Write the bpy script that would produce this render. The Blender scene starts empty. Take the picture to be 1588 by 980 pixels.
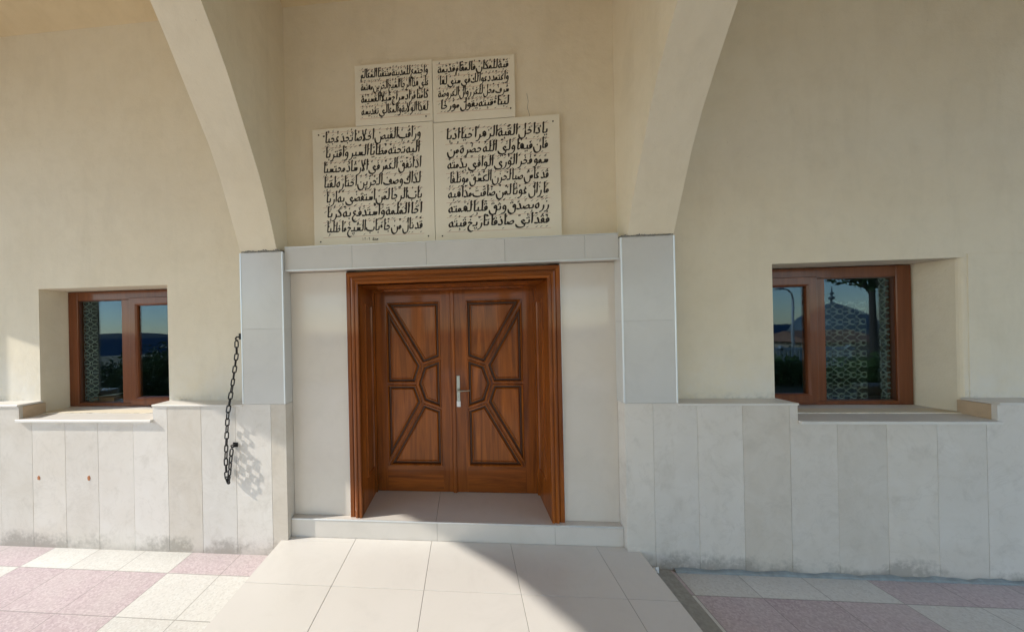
import bpy, math, random
from mathutils import Vector, Matrix, geometry
R = math.radians
scene = bpy.context.scene
COL = scene.collection
random.seed(7)

# ------------------------------------------------------------------ camera
F_PX, CX, CY, YAW, PITCH, ROLL = 500.0, 680.76, 511.26, .0797, .0011, -.0208
CAM = Vector((0, -2.3393, 1.6836))
cam = bpy.data.cameras.new('camera'); cam_o = bpy.data.objects.new('camera', cam); COL.objects.link(cam_o)
cam.sensor_width = 36; cam.lens = F_PX / 1588 * 36
cam.shift_x = (794 - CX) / 1588; cam.shift_y = (CY - 490) / 1588
cam.clip_start = .02; cam.clip_end = 6000
R0 = Vector((math.cos(YAW), math.sin(YAW), 0)); F0 = Vector((-math.sin(YAW), math.cos(YAW), 0)); Z0 = Vector((0, 0, 1))
FW = F0 * math.cos(PITCH) + Z0 * math.sin(PITCH); U0 = Z0 * math.cos(PITCH) - F0 * math.sin(PITCH)
RT = R0 * math.cos(ROLL) + U0 * math.sin(ROLL); UP = U0 * math.cos(ROLL) - R0 * math.sin(ROLL)
cam_o.matrix_world = Matrix(((RT.x, UP.x, -FW.x, CAM.x), (RT.y, UP.y, -FW.y, CAM.y), (RT.z, UP.z, -FW.z, CAM.z), (0, 0, 0, 1)))
scene.camera = cam_o

# ------------------------------------------------------------------ light
SUN_DIR = Vector((1.0, .24, -.735)).normalized()          # the way the light travels
EL = math.asin(-SUN_DIR.z); AZ = math.atan2(-SUN_DIR.x, -SUN_DIR.y)
world = bpy.data.worlds.new('World'); scene.world = world; world.use_nodes = True
wn = world.node_tree; wn.nodes.clear()
sky = wn.nodes.new('ShaderNodeTexSky'); sky.sky_type = 'NISHITA'; sky.sun_disc = False
sky.sun_elevation = EL; sky.sun_rotation = AZ; sky.air_density = 1.0; sky.dust_density = .15; sky.ozone_density = 1.2
bg = wn.nodes.new('ShaderNodeBackground'); bg.inputs[1].default_value = .15
wo = wn.nodes.new('ShaderNodeOutputWorld')
wn.links.new(sky.outputs[0], bg.inputs[0]); wn.links.new(bg.outputs[0], wo.inputs[0])
sl = bpy.data.lights.new('sun', 'SUN'); sl.energy = 2.45; sl.angle = R(.6); sl.color = (1, .95, .87)
so = bpy.data.objects.new('sun', sl); COL.objects.link(so); so.location = (-20, -4, 14)
so.rotation_euler = SUN_DIR.to_track_quat('-Z', 'Y').to_euler()
scene.view_settings.view_transform = 'Standard'; scene.view_settings.look = 'None'
scene.view_settings.gamma = 1; scene.view_settings.exposure = 1.12
scene.cycles.max_bounces = 12; scene.cycles.diffuse_bounces = 8

# ------------------------------------------------------------------ node helper
class NT:
    def __init__(s, name):
        s.m = bpy.data.materials.new(name); s.m.use_nodes = True; s.t = s.m.node_tree; s.t.nodes.clear()
        s.out = s.n('ShaderNodeOutputMaterial'); s._p = None
    def n(s, k, **kw):
        x = s.t.nodes.new(k)
        for a, b in kw.items(): setattr(x, a, b)
        return x
    def set(s, sock, v):
        if v is None: return
        if isinstance(v, bpy.types.NodeSocket): s.t.links.new(v, sock)
        else:
            if sock.type == 'RGBA' and len(v) == 3: v = (*v, 1)
            sock.default_value = v
    def pos(s):
        if s._p is None: s._p = s.n('ShaderNodeNewGeometry').outputs['Position']
        return s._p
    def xyz(s, v=None):
        x = s.n('ShaderNodeSeparateXYZ'); s.set(x.inputs[0], v or s.pos()); return x.outputs
    def M(s, op, a, b=None, c=None):
        x = s.n('ShaderNodeMath', operation=op)
        for i, v in enumerate((a, b, c)): s.set(x.inputs[i], v)
        return x.outputs[0]
    def scale(s, vec, v=None):
        x = s.n('ShaderNodeMapping'); s.set(x.inputs[0], v or s.pos()); x.inputs['Scale'].default_value = vec; return x.outputs[0]
    def noise(s, sc, det=4, rough=.55, dist=0, vec=None):
        x = s.n('ShaderNodeTexNoise'); s.set(x.inputs['Vector'], vec or s.pos()); x.inputs['Scale'].default_value = sc
        x.inputs['Detail'].default_value = det; x.inputs['Roughness'].default_value = rough; x.inputs['Distortion'].default_value = dist
        return x.outputs[0]
    def ramp(s, f, *stops):
        x = s.n('ShaderNodeValToRGB'); s.set(x.inputs[0], f); e = x.color_ramp.elements
        while len(e) < len(stops): e.new(.5)
        for k, (p, c) in zip(e, stops):
            k.position = p; k.color = (c, c, c, 1) if isinstance(c, (int, float)) else (*c, 1)
        return x.outputs[0]
    def mix(s, f, a, b, blend='MIX'):
        x = s.n('ShaderNodeMix', data_type='RGBA', blend_type=blend)
        s.set(x.inputs[0], f); s.set(x.inputs[6], a); s.set(x.inputs[7], b); return x.outputs[2]
    def island(s): return s.n('ShaderNodeNewGeometry').outputs['Random Per Island']
    def bump(s, h, strength=.1, dist=.01):
        x = s.n('ShaderNodeBump'); x.inputs['Strength'].default_value = strength; x.inputs['Distance'].default_value = dist
        s.set(x.inputs['Height'], h); return x.outputs[0]
    def bsdf(s, col, rough=.6, bump=None, metal=0, coat=0, spec=.5, coat_rough=.1):
        b = s.n('ShaderNodeBsdfPrincipled'); s.set(b.inputs['Base Color'], col); s.set(b.inputs['Roughness'], rough)
        b.inputs['Metallic'].default_value = metal; b.inputs['Coat Weight'].default_value = coat; b.inputs['Coat Roughness'].default_value = coat_rough
        b.inputs['Specular IOR Level'].default_value = spec
        if bump is not None: s.set(b.inputs['Normal'], bump)
        s.t.links.new(b.outputs[0], s.out.inputs[0]); return s.m
    def range(s, v, a, b, c=0, d=1):
        x = s.n('ShaderNodeMapRange'); s.set(x.inputs[0], v)
        for i, k in zip((1, 2, 3, 4), (a, b, c, d)): x.inputs[i].default_value = k
        return x.outputs[0]

def plain(name, c, rough=.6, metal=0, var=.06, sc=8, coat=0):
    t = NT(name); n = t.noise(sc, 5)
    col = t.mix(n, tuple(k * (1 - var) for k in c), tuple(min(1, k * (1 + var)) for k in c))
    return t.bsdf(col, rough, t.bump(t.noise(sc * 12, 3), .06, .004), metal, coat)

def m_plaster(name, a, b, wall=True):
    t = NT(name); p = t.xyz()
    col = t.mix(t.ramp(t.noise(.9, 6, .62, .5), (.3, 0), (.7, 1)), a, b)
    dk = tuple(x * .86 for x in a)
    col = t.mix(t.M('MULTIPLY', t.ramp(t.noise(5.5, 7, .72, .4), (.45, 0), (.75, 1)), .35), col, dk)
    sv = t.noise(1.0, 5, .65, .4, t.scale((5, 5, 1.1)))                  # trowel drags and faint rain runs
    col = t.mix(t.M('MULTIPLY', t.ramp(sv, (.5, 0), (.72, 1)), .22), col, tuple(x * .9 for x in dk))
    speck = t.ramp(t.noise(55, 2, .6), (.73, 0), (.77, 1)); col = t.mix(t.M('MULTIPLY', speck, .35), col, (.40, .34, .25))
    if wall:
        out = t.M("LESS_THAN", p[1], .154)
        damp = t.M('MULTIPLY', t.M('MULTIPLY', t.range(p[2], 1.55, 1.16), out), t.ramp(t.noise(3.2, 6, .65), (.36, 0), (.66, 1)))
        col = t.mix(t.M('MULTIPLY', damp, .6), col, (.71, .70, .68))
        dirt = t.M('MULTIPLY', t.M('MULTIPLY', t.range(p[2], 1.20, 1.15), out), t.M('MULTIPLY', t.ramp(t.noise(17, 7, .72), (.42, 0), (.68, 1)), t.ramp(t.noise(2.1, 2), (.45, .1), (.6, 1))))
        col = t.mix(t.M('MULTIPLY', dirt, .75), col, (.25, .24, .21))
    h = t.M('ADD', t.M('ADD', t.M('MULTIPLY', t.noise(2.2, 3), 2.5), t.M('MULTIPLY', t.noise(14, 5, .6), .35)), t.M('MULTIPLY', t.noise(90, 4), .16))
    return t.bsdf(col, .85, t.bump(h, .5, .012))

def m_slab():
    t = NT('travertine_slab'); p = t.xyz(); r = t.island()
    base = t.ramp(r, (0, (.48, .42, .34)), (.25, (.64, .58, .50)), (.45, (.545, .49, .415)), (.65, (.70, .65, .585)), (.82, (.58, .55, .51)), (1, (.66, .605, .53)))
    off = t.n('ShaderNodeVectorMath', operation='ADD'); cx = t.n('ShaderNodeCombineXYZ'); t.set(cx.inputs[2], t.M('MULTIPLY', r, 40)); t.set(off.inputs[0], t.pos()); t.set(off.inputs[1], cx.outputs[0]); pv = off.outputs[0]
    cloud = t.ramp(t.noise(3.4, 6, .62, .9, pv), (.34, 0), (.68, 1))
    col = t.mix(t.M('MULTIPLY', cloud, .5), base, t.mix(.55, base, (.80, .77, .725)))
    col = t.mix(t.M('MULTIPLY', t.ramp(t.noise(7, 7, .7, .5, pv), (.52, 0), (.74, 1)), .45), col, (.44, .395, .335))
    vein = t.ramp(t.M('ABSOLUTE', t.M('SUBTRACT', t.noise(2.6, 5, .6, 1.6, pv), .5)), (.0, 1), (.018, 0)); col = t.mix(t.M('MULTIPLY', vein, .14), col, (.42, .37, .31))
    smudge = t.M('MULTIPLY', t.ramp(t.noise(2.0, 5, .6, .3), (.40, 0), (.72, 1)), t.ramp(t.noise(30, 5, .7), (.35, .35), (.65, 1)))
    d = t.M('MULTIPLY', t.range(p[2], .17, .01), smudge); d = t.ramp(d, (.07, 0), (.26, 1))
    col = t.mix(t.M('MULTIPLY', d, .6), col, (.24, .215, .18))
    d2 = t.M('MULTIPLY', t.range(p[2], .06, .0), t.ramp(t.noise(11, 5, .7), (.3, .3), (.7, 1)))
    col = t.mix(t.M('MULTIPLY', d2, .6), col, (.36, .32, .27))
    pits = t.M('MULTIPLY', t.ramp(t.noise(60, 3, .8), (.72, 0), (.76, 1)), t.range(p[2], .35, .05))
    col = t.mix(t.M('MULTIPLY', pits, .8), col, (.13, .12, .11))
    return t.bsdf(col, .52, t.bump(t.noise(45, 6, .7), .12, .004), spec=.35)

def m_porcelain(name, a, b, rough=.16, island=.05, coat=0):
    t = NT(name); n = t.ramp(t.noise(1.6, 5, .6, .5), (.3, 0), (.7, 1))
    col = t.mix(n, a, b)
    dust = t.ramp(t.noise(4.5, 8, .74, .8), (.50, 0), (.74, 1)); col = t.mix(t.M('MULTIPLY', dust, .14), col, tuple(x * .62 for x in a))
    k = t.range(t.island(), 0, 1, 1 - island, 1 + island)
    v = t.n('ShaderNodeVectorMath', operation='SCALE'); t.set(v.inputs[0], col); t.set(v.inputs['Scale'], k)
    smear = t.ramp(t.noise(2.2, 4, .6, .6), (.3, 0), (.8, 1))
    rr = t.M('ADD', t.M('MULTIPLY', smear, .03), rough)
    return t.bsdf(v.outputs[0], rr, t.bump(t.noise(1.8, 2), .05, .01), coat=coat)

def m_wood(name, axis, dark=(.085, .0195, .003), light=(.40, .11, .014), rough=.36):
    t = NT(name); sc = [16, 16, 16]; sc[axis] = 1.1
    v = t.scale(sc)
    n1 = t.noise(1.0, 6, .6, 1.2, v); sc2 = [110, 110, 110]; sc2[axis] = 2.2
    n2 = t.noise(1.0, 3, .6, .3, t.scale(sc2))
    col = t.ramp(n1, (.3, dark), (.52, tuple(.5 * (x + y) for x, y in zip(dark, light))), (.72, light))
    col = t.mix(t.M('MULTIPLY', t.ramp(n2, (.42, 1), (.6, 0)), .2), col, tuple(x * .8 for x in dark))
    col = t.mix(t.M('MULTIPLY', t.noise(2.1, 3), .35), col, tuple(x * .8 for x in light))
    return t.bsdf(col, t.M('ADD', t.M('MULTIPLY', n2, .12), rough - .06), t.bump(n2, .10, .003), coat=.32, coat_rough=.07, spec=.2)

def m_paving():
    t = NT('terrazzo_paving'); p = t.xyz(); TW, TH = .393, .35
    u = t.M('DIVIDE', t.M('ADD', p[0], 2.14), TW); v = t.M('DIVIDE', t.M('ADD', p[1], .21), TH)
    iu, iv = t.M('FLOOR', u), t.M('FLOOR', v)
    bu, bv = t.M('FLOOR', t.M('DIVIDE', t.M('ADD', iu, .1), 3)), t.M('FLOOR', t.M('DIVIDE', t.M('ADD', iv, .1), 3))
    par = t.M('FLOORED_MODULO', t.M('ADD', bu, bv), 2)
    cv = t.n('ShaderNodeCombineXYZ'); t.set(cv.inputs[0], iu); t.set(cv.inputs[1], iv)
    wn_ = t.n('ShaderNodeTexWhiteNoise', noise_dimensions='2D'); t.set(wn_.inputs['Vector'], cv.outputs[0]); rnd = wn_.outputs[0]
    white = t.mix(rnd, (.60, .585, .54), (.68, .665, .62)); pink = t.mix(rnd, (.47, .375, .39), (.54, .445, .455))
    # chips of marble in the terrazzo
    vo = t.n('ShaderNodeTexVoronoi'); vo.inputs['Scale'].default_value = 105; t.set(vo.inputs['Vector'], t.pos())
    vo.inputs['Randomness'].default_value = 1
    vs = t.xyz(vo.outputs['Color'])
    chipw = t.M('GREATER_THAN', vs[0], .72); chipd = t.M('LESS_THAN', vs[0], .20)
    white = t.mix(t.M('MULTIPLY', chipd, .2), white, (.34, .34, .31)); white = t.mix(t.M('MULTIPLY', chipw, .35), white, (.74, .75, .72))
    pink = t.mix(t.M('MULTIPLY', chipw, .40), pink, (.68, .60, .60)); pink = t.mix(t.M('MULTIPLY', chipd, .3), pink, (.30, .22, .235))
    col = t.mix(par, pink, white)
    col = t.mix(t.M('MULTIPLY', t.ramp(t.noise(2.5, 6, .7, .5), (.42, 0), (.72, 1)), .35), col, (.60, .56, .52))
    col = t.mix(t.M('MULTIPLY', t.range(p[1], -.16, .0), t.M('MULTIPLY', t.noise(9, 4), .5)), col, (.40, .38, .35))
    fu, fv = t.M('FRACT', u), t.M('FRACT', v)
    eu = t.M('MULTIPLY', t.M('MINIMUM', fu, t.M('SUBTRACT', 1, fu)), TW); ev = t.M('MULTIPLY', t.M('MINIMUM', fv, t.M('SUBTRACT', 1, fv)), TH)
    e = t.M('MINIMUM', eu, ev); j = t.range(e, .0016, .0032, 1, 0)
    col = t.mix(t.M('MULTIPLY', j, .75), col, (.22, .20, .18))
    h = t.M('ADD', t.M('MULTIPLY', j, -1), t.M('MULTIPLY', t.noise(120, 4), .25))
    return t.bsdf(col, .5, t.bump(h, .25, .003))

def m_lace():
    t = NT('lace_fabric'); p = t.xyz(); C = .082
    u = t.M('SUBTRACT', t.M('FRACT', t.M('DIVIDE', p[0], C)), .5); v = t.M('SUBTRACT', t.M('FRACT', t.M('DIVIDE', p[2], C)), .5)
    r = t.M('SQRT', t.M('ADD', t.M('MULTIPLY', u, u), t.M('MULTIPLY', v, v)))
    ring = t.M('LESS_THAN', t.M('ABSOLUTE', t.M('SUBTRACT', r, .24)), .07)
    diag = t.M('LESS_THAN', t.M('ABSOLUTE', t.M('SUBTRACT', t.M('ABSOLUTE', u), t.M('ABSOLUTE', v))), .06)
    diag = t.M('MULTIPLY', diag, t.M('GREATER_THAN', r, .26))
    bar = t.M('LESS_THAN', t.M('ABSOLUTE', v), .05); bar = t.M('MULTIPLY', bar, t.M('GREATER_THAN', r, .26))
    k = t.M('MAXIMUM', t.M('MAXIMUM', ring, diag), bar)
    k = t.M('ADD', t.M('MULTIPLY', k, .84), .14)
    d = t.n('ShaderNodeBsdfDiffuse'); d.inputs[0].default_value = (.165, .17, .14, 1); tr = t.n('ShaderNodeBsdfTransparent')
    mx = t.n('ShaderNodeMixShader'); t.set(mx.inputs[0], k); t.t.links.new(tr.outputs[0], mx.inputs[1]); t.t.links.new(d.outputs[0], mx.inputs[2])
    t.t.links.new(mx.outputs[0], t.out.inputs[0]); return t.m

def m_glass():
    t = NT('window_glass'); g = t.n('ShaderNodeBsdfGlossy'); g.inputs['Roughness'].default_value = .004; g.inputs[0].default_value = (.52, .74, 1, 1)
    tr = t.n('ShaderNodeBsdfTransparent'); tr.inputs[0].default_value = (.86, .92, .90, 1)
    ge = t.n('ShaderNodeNewGeometry'); dt = t.n('ShaderNodeVectorMath', operation='DOT_PRODUCT'); t.set(dt.inputs[0], ge.outputs['Incoming']); t.set(dt.inputs[1], ge.outputs['Normal'])
    sch = t.M('MULTIPLY', t.M('POWER', t.M('SUBTRACT', 1, t.M('ABSOLUTE', dt.outputs['Value'])), 5), .96)
    b = t.bump(t.noise(1.3, 2), .05, .01); t.set(g.inputs['Normal'], b)
    mx = t.n('ShaderNodeMixShader'); t.set(mx.inputs[0], t.M('ADD', sch, .045))
    t.t.links.new(tr.outputs[0], mx.inputs[1]); t.t.links.new(g.outputs[0], mx.inputs[2]); t.t.links.new(mx.outputs[0], t.out.inputs[0]); return t.m

def m_leaf(name, a, b):
    t = NT(name); col = t.mix(t.island(), a, b); return t.bsdf(col, .55, spec=.3)

def m_ground():
    t = NT('dry_grassland'); n = t.ramp(t.noise(.08, 8, .65), (.35, 0), (.65, 1))
    col = t.mix(n, (.42, .31, .17), (.30, .23, .12)); return t.bsdf(col, .9, t.bump(t.noise(3, 6), .3, .1))

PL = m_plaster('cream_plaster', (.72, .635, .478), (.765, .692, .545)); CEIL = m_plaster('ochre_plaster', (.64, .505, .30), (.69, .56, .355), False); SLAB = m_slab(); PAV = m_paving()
GREYTILE = m_porcelain('grey_porcelain', (.555, .545, .515), (.60, .59, .56), .2, .02)
BEIGETILE = m_porcelain('beige_porcelain', (.615, .56, .49), (.66, .605, .54), .08, .02)
PATHTILE = m_porcelain('cream_porcelain', (.645, .615, .565), (.67, .64, .595), .24, .02)
STEPTILE = m_porcelain('step_porcelain', (.61, .565, .505), (.65, .605, .55), .18, .02)
GROUT = plain('dark_grout', (.27, .25, .225), .9, var=.35, sc=7)
MORTAR = plain('grey_mortar', (.24, .235, .215), .95, var=.3, sc=40)
TANMORTAR = plain('tan_mortar', (.52, .38, .25), .9, var=.25, sc=14)
CAPST = plain('cap_stone', (.66, .63, .58), .5, var=.1, sc=6)
TRIM = plain('aluminium_trim', (.74, .77, .78), .4, metal=.6, var=.03)
WOODV = m_wood('walnut_upright', 2); WOODH = m_wood('walnut_level', 0); WOODP = m_wood('walnut_panel', 2, (.10, .025, .004), (.46, .132, .017))
WOODG = plain('dark_wood_groove', (.085, .026, .007), .4)
WIN = m_wood('brown_window_foil', 2, (.115, .034, .011), (.215, .064, .021), .36)
STEEL = plain('brushed_steel', (.40, .40, .35), .32, metal=1)
IRON = plain('dark_iron', (.035, .033, .032), .5, metal=.6, var=.4, sc=60)
WHITE = plain('white_marble', (.80, .755, .625), .4, var=.08, sc=5)
RULE = plain('faint_red_ruling', (.62, .44, .34), .6)
INK = plain('black_ink', (.012, .011, .010), .45)
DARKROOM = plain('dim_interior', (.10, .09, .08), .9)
BASESTRIP = plain('teal_sealant', (.265, .30, .30), .7, var=.35, sc=25)
BORDER = plain('mossy_concrete', (.36, .35, .315), .9, var=.35, sc=45)
LACE = m_lace(); GLASS = m_glass(); GRASS = m_ground()
LEAF1 = m_leaf('olive_leaf', (.08, .135, .036), (.15, .23, .06)); LEAF2 = m_leaf('dark_leaf', (.045, .08, .026), (.10, .155, .046))
BARK = plain('bark', (.11, .085, .065), .9, var=.4, sc=14)
HILLM = plain('hazed_hill', (.085, .11, .12), .95, var=.25, sc=.02)  # blue distance haze put into the hill colour
CARD = plain('orange_card', (.45, .20, .09), .7); PAPER = plain('white_paper', (.80, .80, .78), .7); BLUE = plain('blue_plastic', (.10, .25, .62), .4)
RUST = plain('rust', (.42, .16, .06), .85, var=.4, sc=90)
DOMEM = plain('grey_dome_metal', (.20, .24, .25), .45, metal=.2); TANWALL = plain('tan_render', (.52, .40, .28), .85); ROOFT = plain('red_roof_tile', (.40, .20, .12), .8, var=.3)
SEA = NT('sea_water').bsdf((.035, .075, .13), .9, spec=0)
POLE = plain('galvanised_pole', (.62, .61, .58), .5); FENCEM = plain('white_fence_paint', (.72, .72, .69), .6)

# ------------------------------------------------------------------ mesh helper
class MB:
    def __init__(s): s.v = []; s.f = []; s.mi = []
    def add(s, vs, fs, mi=0):
        o = len(s.v); s.v += [tuple(v) for v in vs]; s.f += [tuple(i + o for i in f) for f in fs]; s.mi += [mi] * len(fs)
    def box(s, x0, x1, y0, y1, z0, z1, mi=0, bev=0):
        if bev:
            b = bev; vs = []; 
            for x, y, z, in ((x0, y0, z0), (x1, y0, z0), (x1, y1, z0), (x0, y1, z0), (x0, y0, z1), (x1, y0, z1), (x1, y1, z1), (x0, y1, z1)):
                sx = 1 if x == x0 else -1; sy = 1 if y == y0 else -1; sz = 1 if z == z0 else -1
                vs += [(x + sx * b, y + sy * b, z), (x + sx * b, y, z + sz * b), (x, y + sy * b, z + sz * b)]
            Zf, Yf, Xf = 0, 1, 2; I = lambda c, k: c * 3 + k
            fs = [[I(c, Zf) for c in (3, 2, 1, 0)], [I(c, Zf) for c in (4, 5, 6, 7)], [I(c, Yf) for c in (0, 1, 5, 4)], [I(c, Yf) for c in (2, 3, 7, 6)],
                  [I(c, Xf) for c in (1, 2, 6, 5)], [I(c, Xf) for c in (3, 0, 4, 7)]]
            def ed(a, b_, k1, k2): fs.append([I(a, k1), I(b_, k1), I(b_, k2), I(a, k2)])
            for a, b_ in ((0, 1), (2, 3), (4, 5), (6, 7)): ed(a, b_, Zf, Yf)
            for a, b_ in ((1, 2), (3, 0), (5, 6), (7, 4)): ed(a, b_, Zf, Xf)
            for a, b_ in ((0, 4), (1, 5), (2, 6), (3, 7)): ed(a, b_, Yf, Xf)
            for c in range(8): fs.append([I(c, 0), I(c, 1), I(c, 2)])
            s.add(vs, fs, mi)
        else:
            s.add([(x0, y0, z0), (x1, y0, z0), (x1, y1, z0), (x0, y1, z0), (x0, y0, z1), (x1, y0, z1), (x1, y1, z1), (x0, y1, z1)],
                  [(3, 2, 1, 0), (4, 5, 6, 7), (0, 1, 5, 4), (1, 2, 6, 5), (2, 3, 7, 6), (3, 0, 4, 7)], mi)
    def quad(s, a, b, c, d, mi=0): s.add([a, b, c, d], [(0, 1, 2, 3)], mi)
    def tube(s, pts, rad, n=10, closed=False, mi=0, cap=True):
        pts = [Vector(p) for p in pts]; rings = []; N = len(pts)
        rads = rad if isinstance(rad, (list, tuple)) else [rad] * N
        up = None
        for i, p in enumerate(pts):
            a = pts[(i - 1) % N] if (closed or i > 0) else p; b = pts[(i + 1) % N] if (closed or i < N - 1) else p
            d = (b - a).normalized()
            if up is None: up = Vector((0, 0, 1)) if abs(d.z) < .9 else Vector((1, 0, 0))
            x = d.cross(up)
            if x.length < 1e-4: x = d.cross(Vector((0, 1, 0)))
            x.normalize(); y = x.cross(d).normalized(); up = y
            rings.append([p + (x * math.cos(2 * math.pi * k / n) + y * math.sin(2 * math.pi * k / n)) * rads[i] for k in range(n)])
        vs = [v for r in rings for v in r]; fs = []
        for i in range(N if closed else N - 1):
            j = (i + 1) % N
            for k in range(n): fs.append((i * n + k, i * n + (k + 1) % n, j * n + (k + 1) % n, j * n + k))
        if not closed and cap: fs += [tuple(range(n))[::-1], tuple((N - 1) * n + k for k in range(n))]
        s.add(vs, fs, mi)
    def lathe(s, prof, cx, cy, n=32, mi=0):
        vs = []; fs = []
        for r, z in prof: vs += [(cx + r * math.cos(2 * math.pi * k / n), cy + r * math.sin(2 * math.pi * k / n), z) for k in range(n)]
        for i in range(len(prof) - 1):
            for k in range(n): fs.append((i * n + k, i * n + (k + 1) % n, (i + 1) * n + (k + 1) % n, (i + 1) * n + k))
        s.add(vs, fs, mi)
    def sweep(s, poly, prof, fn, cap=False, mi=0, capmi=None, closed=False, mis=None, sides=None):
        """poly: convex CCW outline in 2D; prof: (inset, depth) steps; fn maps (a, b, depth) to a point."""
        loops = [[fn(a, b, d) for a, b in inset(poly, i)] for i, d in prof]; n = len(poly)
        vs = [v for l in loops for v in l]; m = len(loops)
        for i in range(m if closed else m - 1):
            j = (i + 1) % m
            for k in range(n): s.add([loops[i][k], loops[i][(k + 1) % n], loops[j][(k + 1) % n], loops[j][k]], [(0, 1, 2, 3)], sides[k] if sides else mis[i] if mis else mi)
        if cap: s.add(loops[-1], [tuple(range(n))], mi if capmi is None else capmi)
    def build(s, name, mats, parent=None, smooth=False, merge=True):
        me = bpy.data.meshes.new(name); me.from_pydata([tuple(v) for v in s.v], [], s.f)
        for m in (mats if isinstance(mats, (list, tuple)) else [mats]): me.materials.append(m)
        me.polygons.foreach_set('material_index', s.mi)
        if merge:
            import bmesh
            bm = bmesh.new(); bm.from_mesh(me); bmesh.ops.remove_doubles(bm, verts=bm.verts, dist=1e-5); bmesh.ops.recalc_face_normals(bm, faces=bm.faces); bm.to_mesh(me); bm.free()
        if smooth: me.polygons.foreach_set('use_smooth', [True] * len(me.polygons))
        me.update(); o = bpy.data.objects.new(name, me); COL.objects.link(o)
        if parent: o.parent = parent
        return o

def inset(poly, d):
    n = len(poly); out = []
    for i in range(n):
        p0, p1, p2 = (Vector(poly[(i + k) % n]) for k in (-1, 0, 1))
        e0 = (p1 - p0).normalized(); e1 = (p2 - p1).normalized()
        n0 = Vector((-e0.y, e0.x)); n1 = Vector((-e1.y, e1.x))
        k = 1 + n0.dot(n1); out.append(tuple(p1 + (n0 + n1) * (d / max(k, .12))))
    return out

def tag(o, label=None, cat=None, group=None, kind=None):
    if label: o['label'] = label
    if cat: o['category'] = cat
    if group: o['group'] = group
    if kind: o['kind'] = kind
    return o
def empty(name, loc=(0, 0, 0)):
    o = bpy.data.objects.new(name, None); COL.objects.link(o); o.location = loc; o.empty_display_size = .2; return o
XZ = lambda y0: (lambda a, b, d: (a, y0 + d, b))                 # outlines drawn on a wall that faces the camera
def rect(x0, x1, z0, z1): return [(x0, z0), (x1, z0), (x1, z1), (x0, z1)]

# ------------------------------------------------------------------ measures (metres)
W, RP, YD = .15, .10, .4876                     # plaster wall, door wall, door leaves
XL0, XL1, XR0, XR1 = -1.7024, -1.3627, 1.0923, 1.4477
ZC, ZP, ZPATH, ZS = 1.147, 2.302, .1206, .2612
ZL0, ZL1 = 2.1565, 2.342
ZV = 4.302
XA, XB = -5.5, 5.6
FRONT = -7.05

# ------------------------------------------------------------------ ground and setting
g = MB(); n = 60
def gh(x, y):
    r = math.hypot(x, y + 3); return -.03 - max(0, r - 15) * .2 if r < 38 else -4.63 - min(9, (r - 38) * .02)
rs = [0, 4, 8, 12, 15, 18, 22, 27, 33, 38, 60, 100, 200, 400, 900, 2000, 4000]
vs = []; fs = []
for r in rs: vs += [(r * math.cos(2 * math.pi * k / n), r * math.sin(2 * math.pi * k / n) - 3, gh(r * math.cos(2 * math.pi * k / n), r * math.sin(2 * math.pi * k / n) - 3)) for k in range(n)]
for i in range(len(rs) - 1):
    for k in range(n): fs.append((i * n + k, i * n + (k + 1) % n, (i + 1) * n + (k + 1) % n, (i + 1) * n + k))
g.add(vs, fs); tag(g.build('ground', GRASS, smooth=True), kind='structure')
h = MB(); vs = []; fs = []; n = 90
for k in range(n + 1):
    a = math.pi + math.pi * k / n; rr = 2400
    hz = -9 + 34 * (.5 + .5 * math.sin(a * 5.1 + .6)) * (.6 + .4 * math.sin(a * 13.7)) + 7 * math.sin(a * 31)
    for q, z in ((2250, -16), (2400, hz), (2900, hz * .8), (3000, -16)): vs.append((q * math.cos(a), q * math.sin(a), z))
for k in range(n):
    for j in range(3): fs.append((k * 4 + j, k * 4 + j + 1, (k + 1) * 4 + j + 1, (k + 1) * 4 + j))
h.add(vs, fs); tag(h.build('hills', HILLM), kind='structure')
sea = MB(); n = 72
for i in range(n):
    a, c_ = 2 * math.pi * i / n, 2 * math.pi * (i + 1) / n
    sea.quad(*[(q * math.cos(t), q * math.sin(t), -9) for q, t in ((230, a), (5000, a), (5000, c_), (230, c_))])
tag(sea.build('sea', SEA), kind='structure')
p = MB(); p.box(-6.6, 6.6, -8.2, .16, -.12, 0); tag(p.build('paving', PAV), kind='structure')
b = MB(); b.box(1.181, 1.372, -9, -.001, -.02, .005); tag(b.build('paving_border', BORDER), kind='structure')
# raised porcelain path to the door
PX0, PX1 = -1.417, 1.18
pm = MB(); pm.box(PX0 + .003, PX1 - .003, -9.05, .03, .0, ZPATH - .003, 1)
xs = [PX0, -.853, -.277, .30, .90, PX1]; ys = [.0425, -.41]
while ys[-1] > -9: ys.append(ys[-1] - .60)
for i in range(5):
    for j in range(len(ys) - 1):
        a0, a1 = (.0013 if i else 0), (.0013 if i < 4 else 0)
        y0, y1 = ys[j + 1] + .001, ys[j] - (.001 if j else 0)
        if j == 0 and i in (0, 4):                       # the first row stops at the wall on either side of the step
            fx0, fx1 = (-1.3615, xs[1] - a1) if i == 0 else (xs[4] + a0, 1.0945)
            pm.box(xs[i] + a0, xs[i + 1] - a1, y0, -.0008, ZPATH - .012, ZPATH, bev=.0008); pm.box(fx0, fx1, -.0005, y1, ZPATH - .012, ZPATH, bev=.0005)
        else: pm.box(xs[i] + a0, xs[i + 1] - a1, y0, y1, ZPATH - .012, ZPATH, bev=.0012)
tag(pm.build('path', [PATHTILE, GROUT], merge=False), kind='structure')

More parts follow.
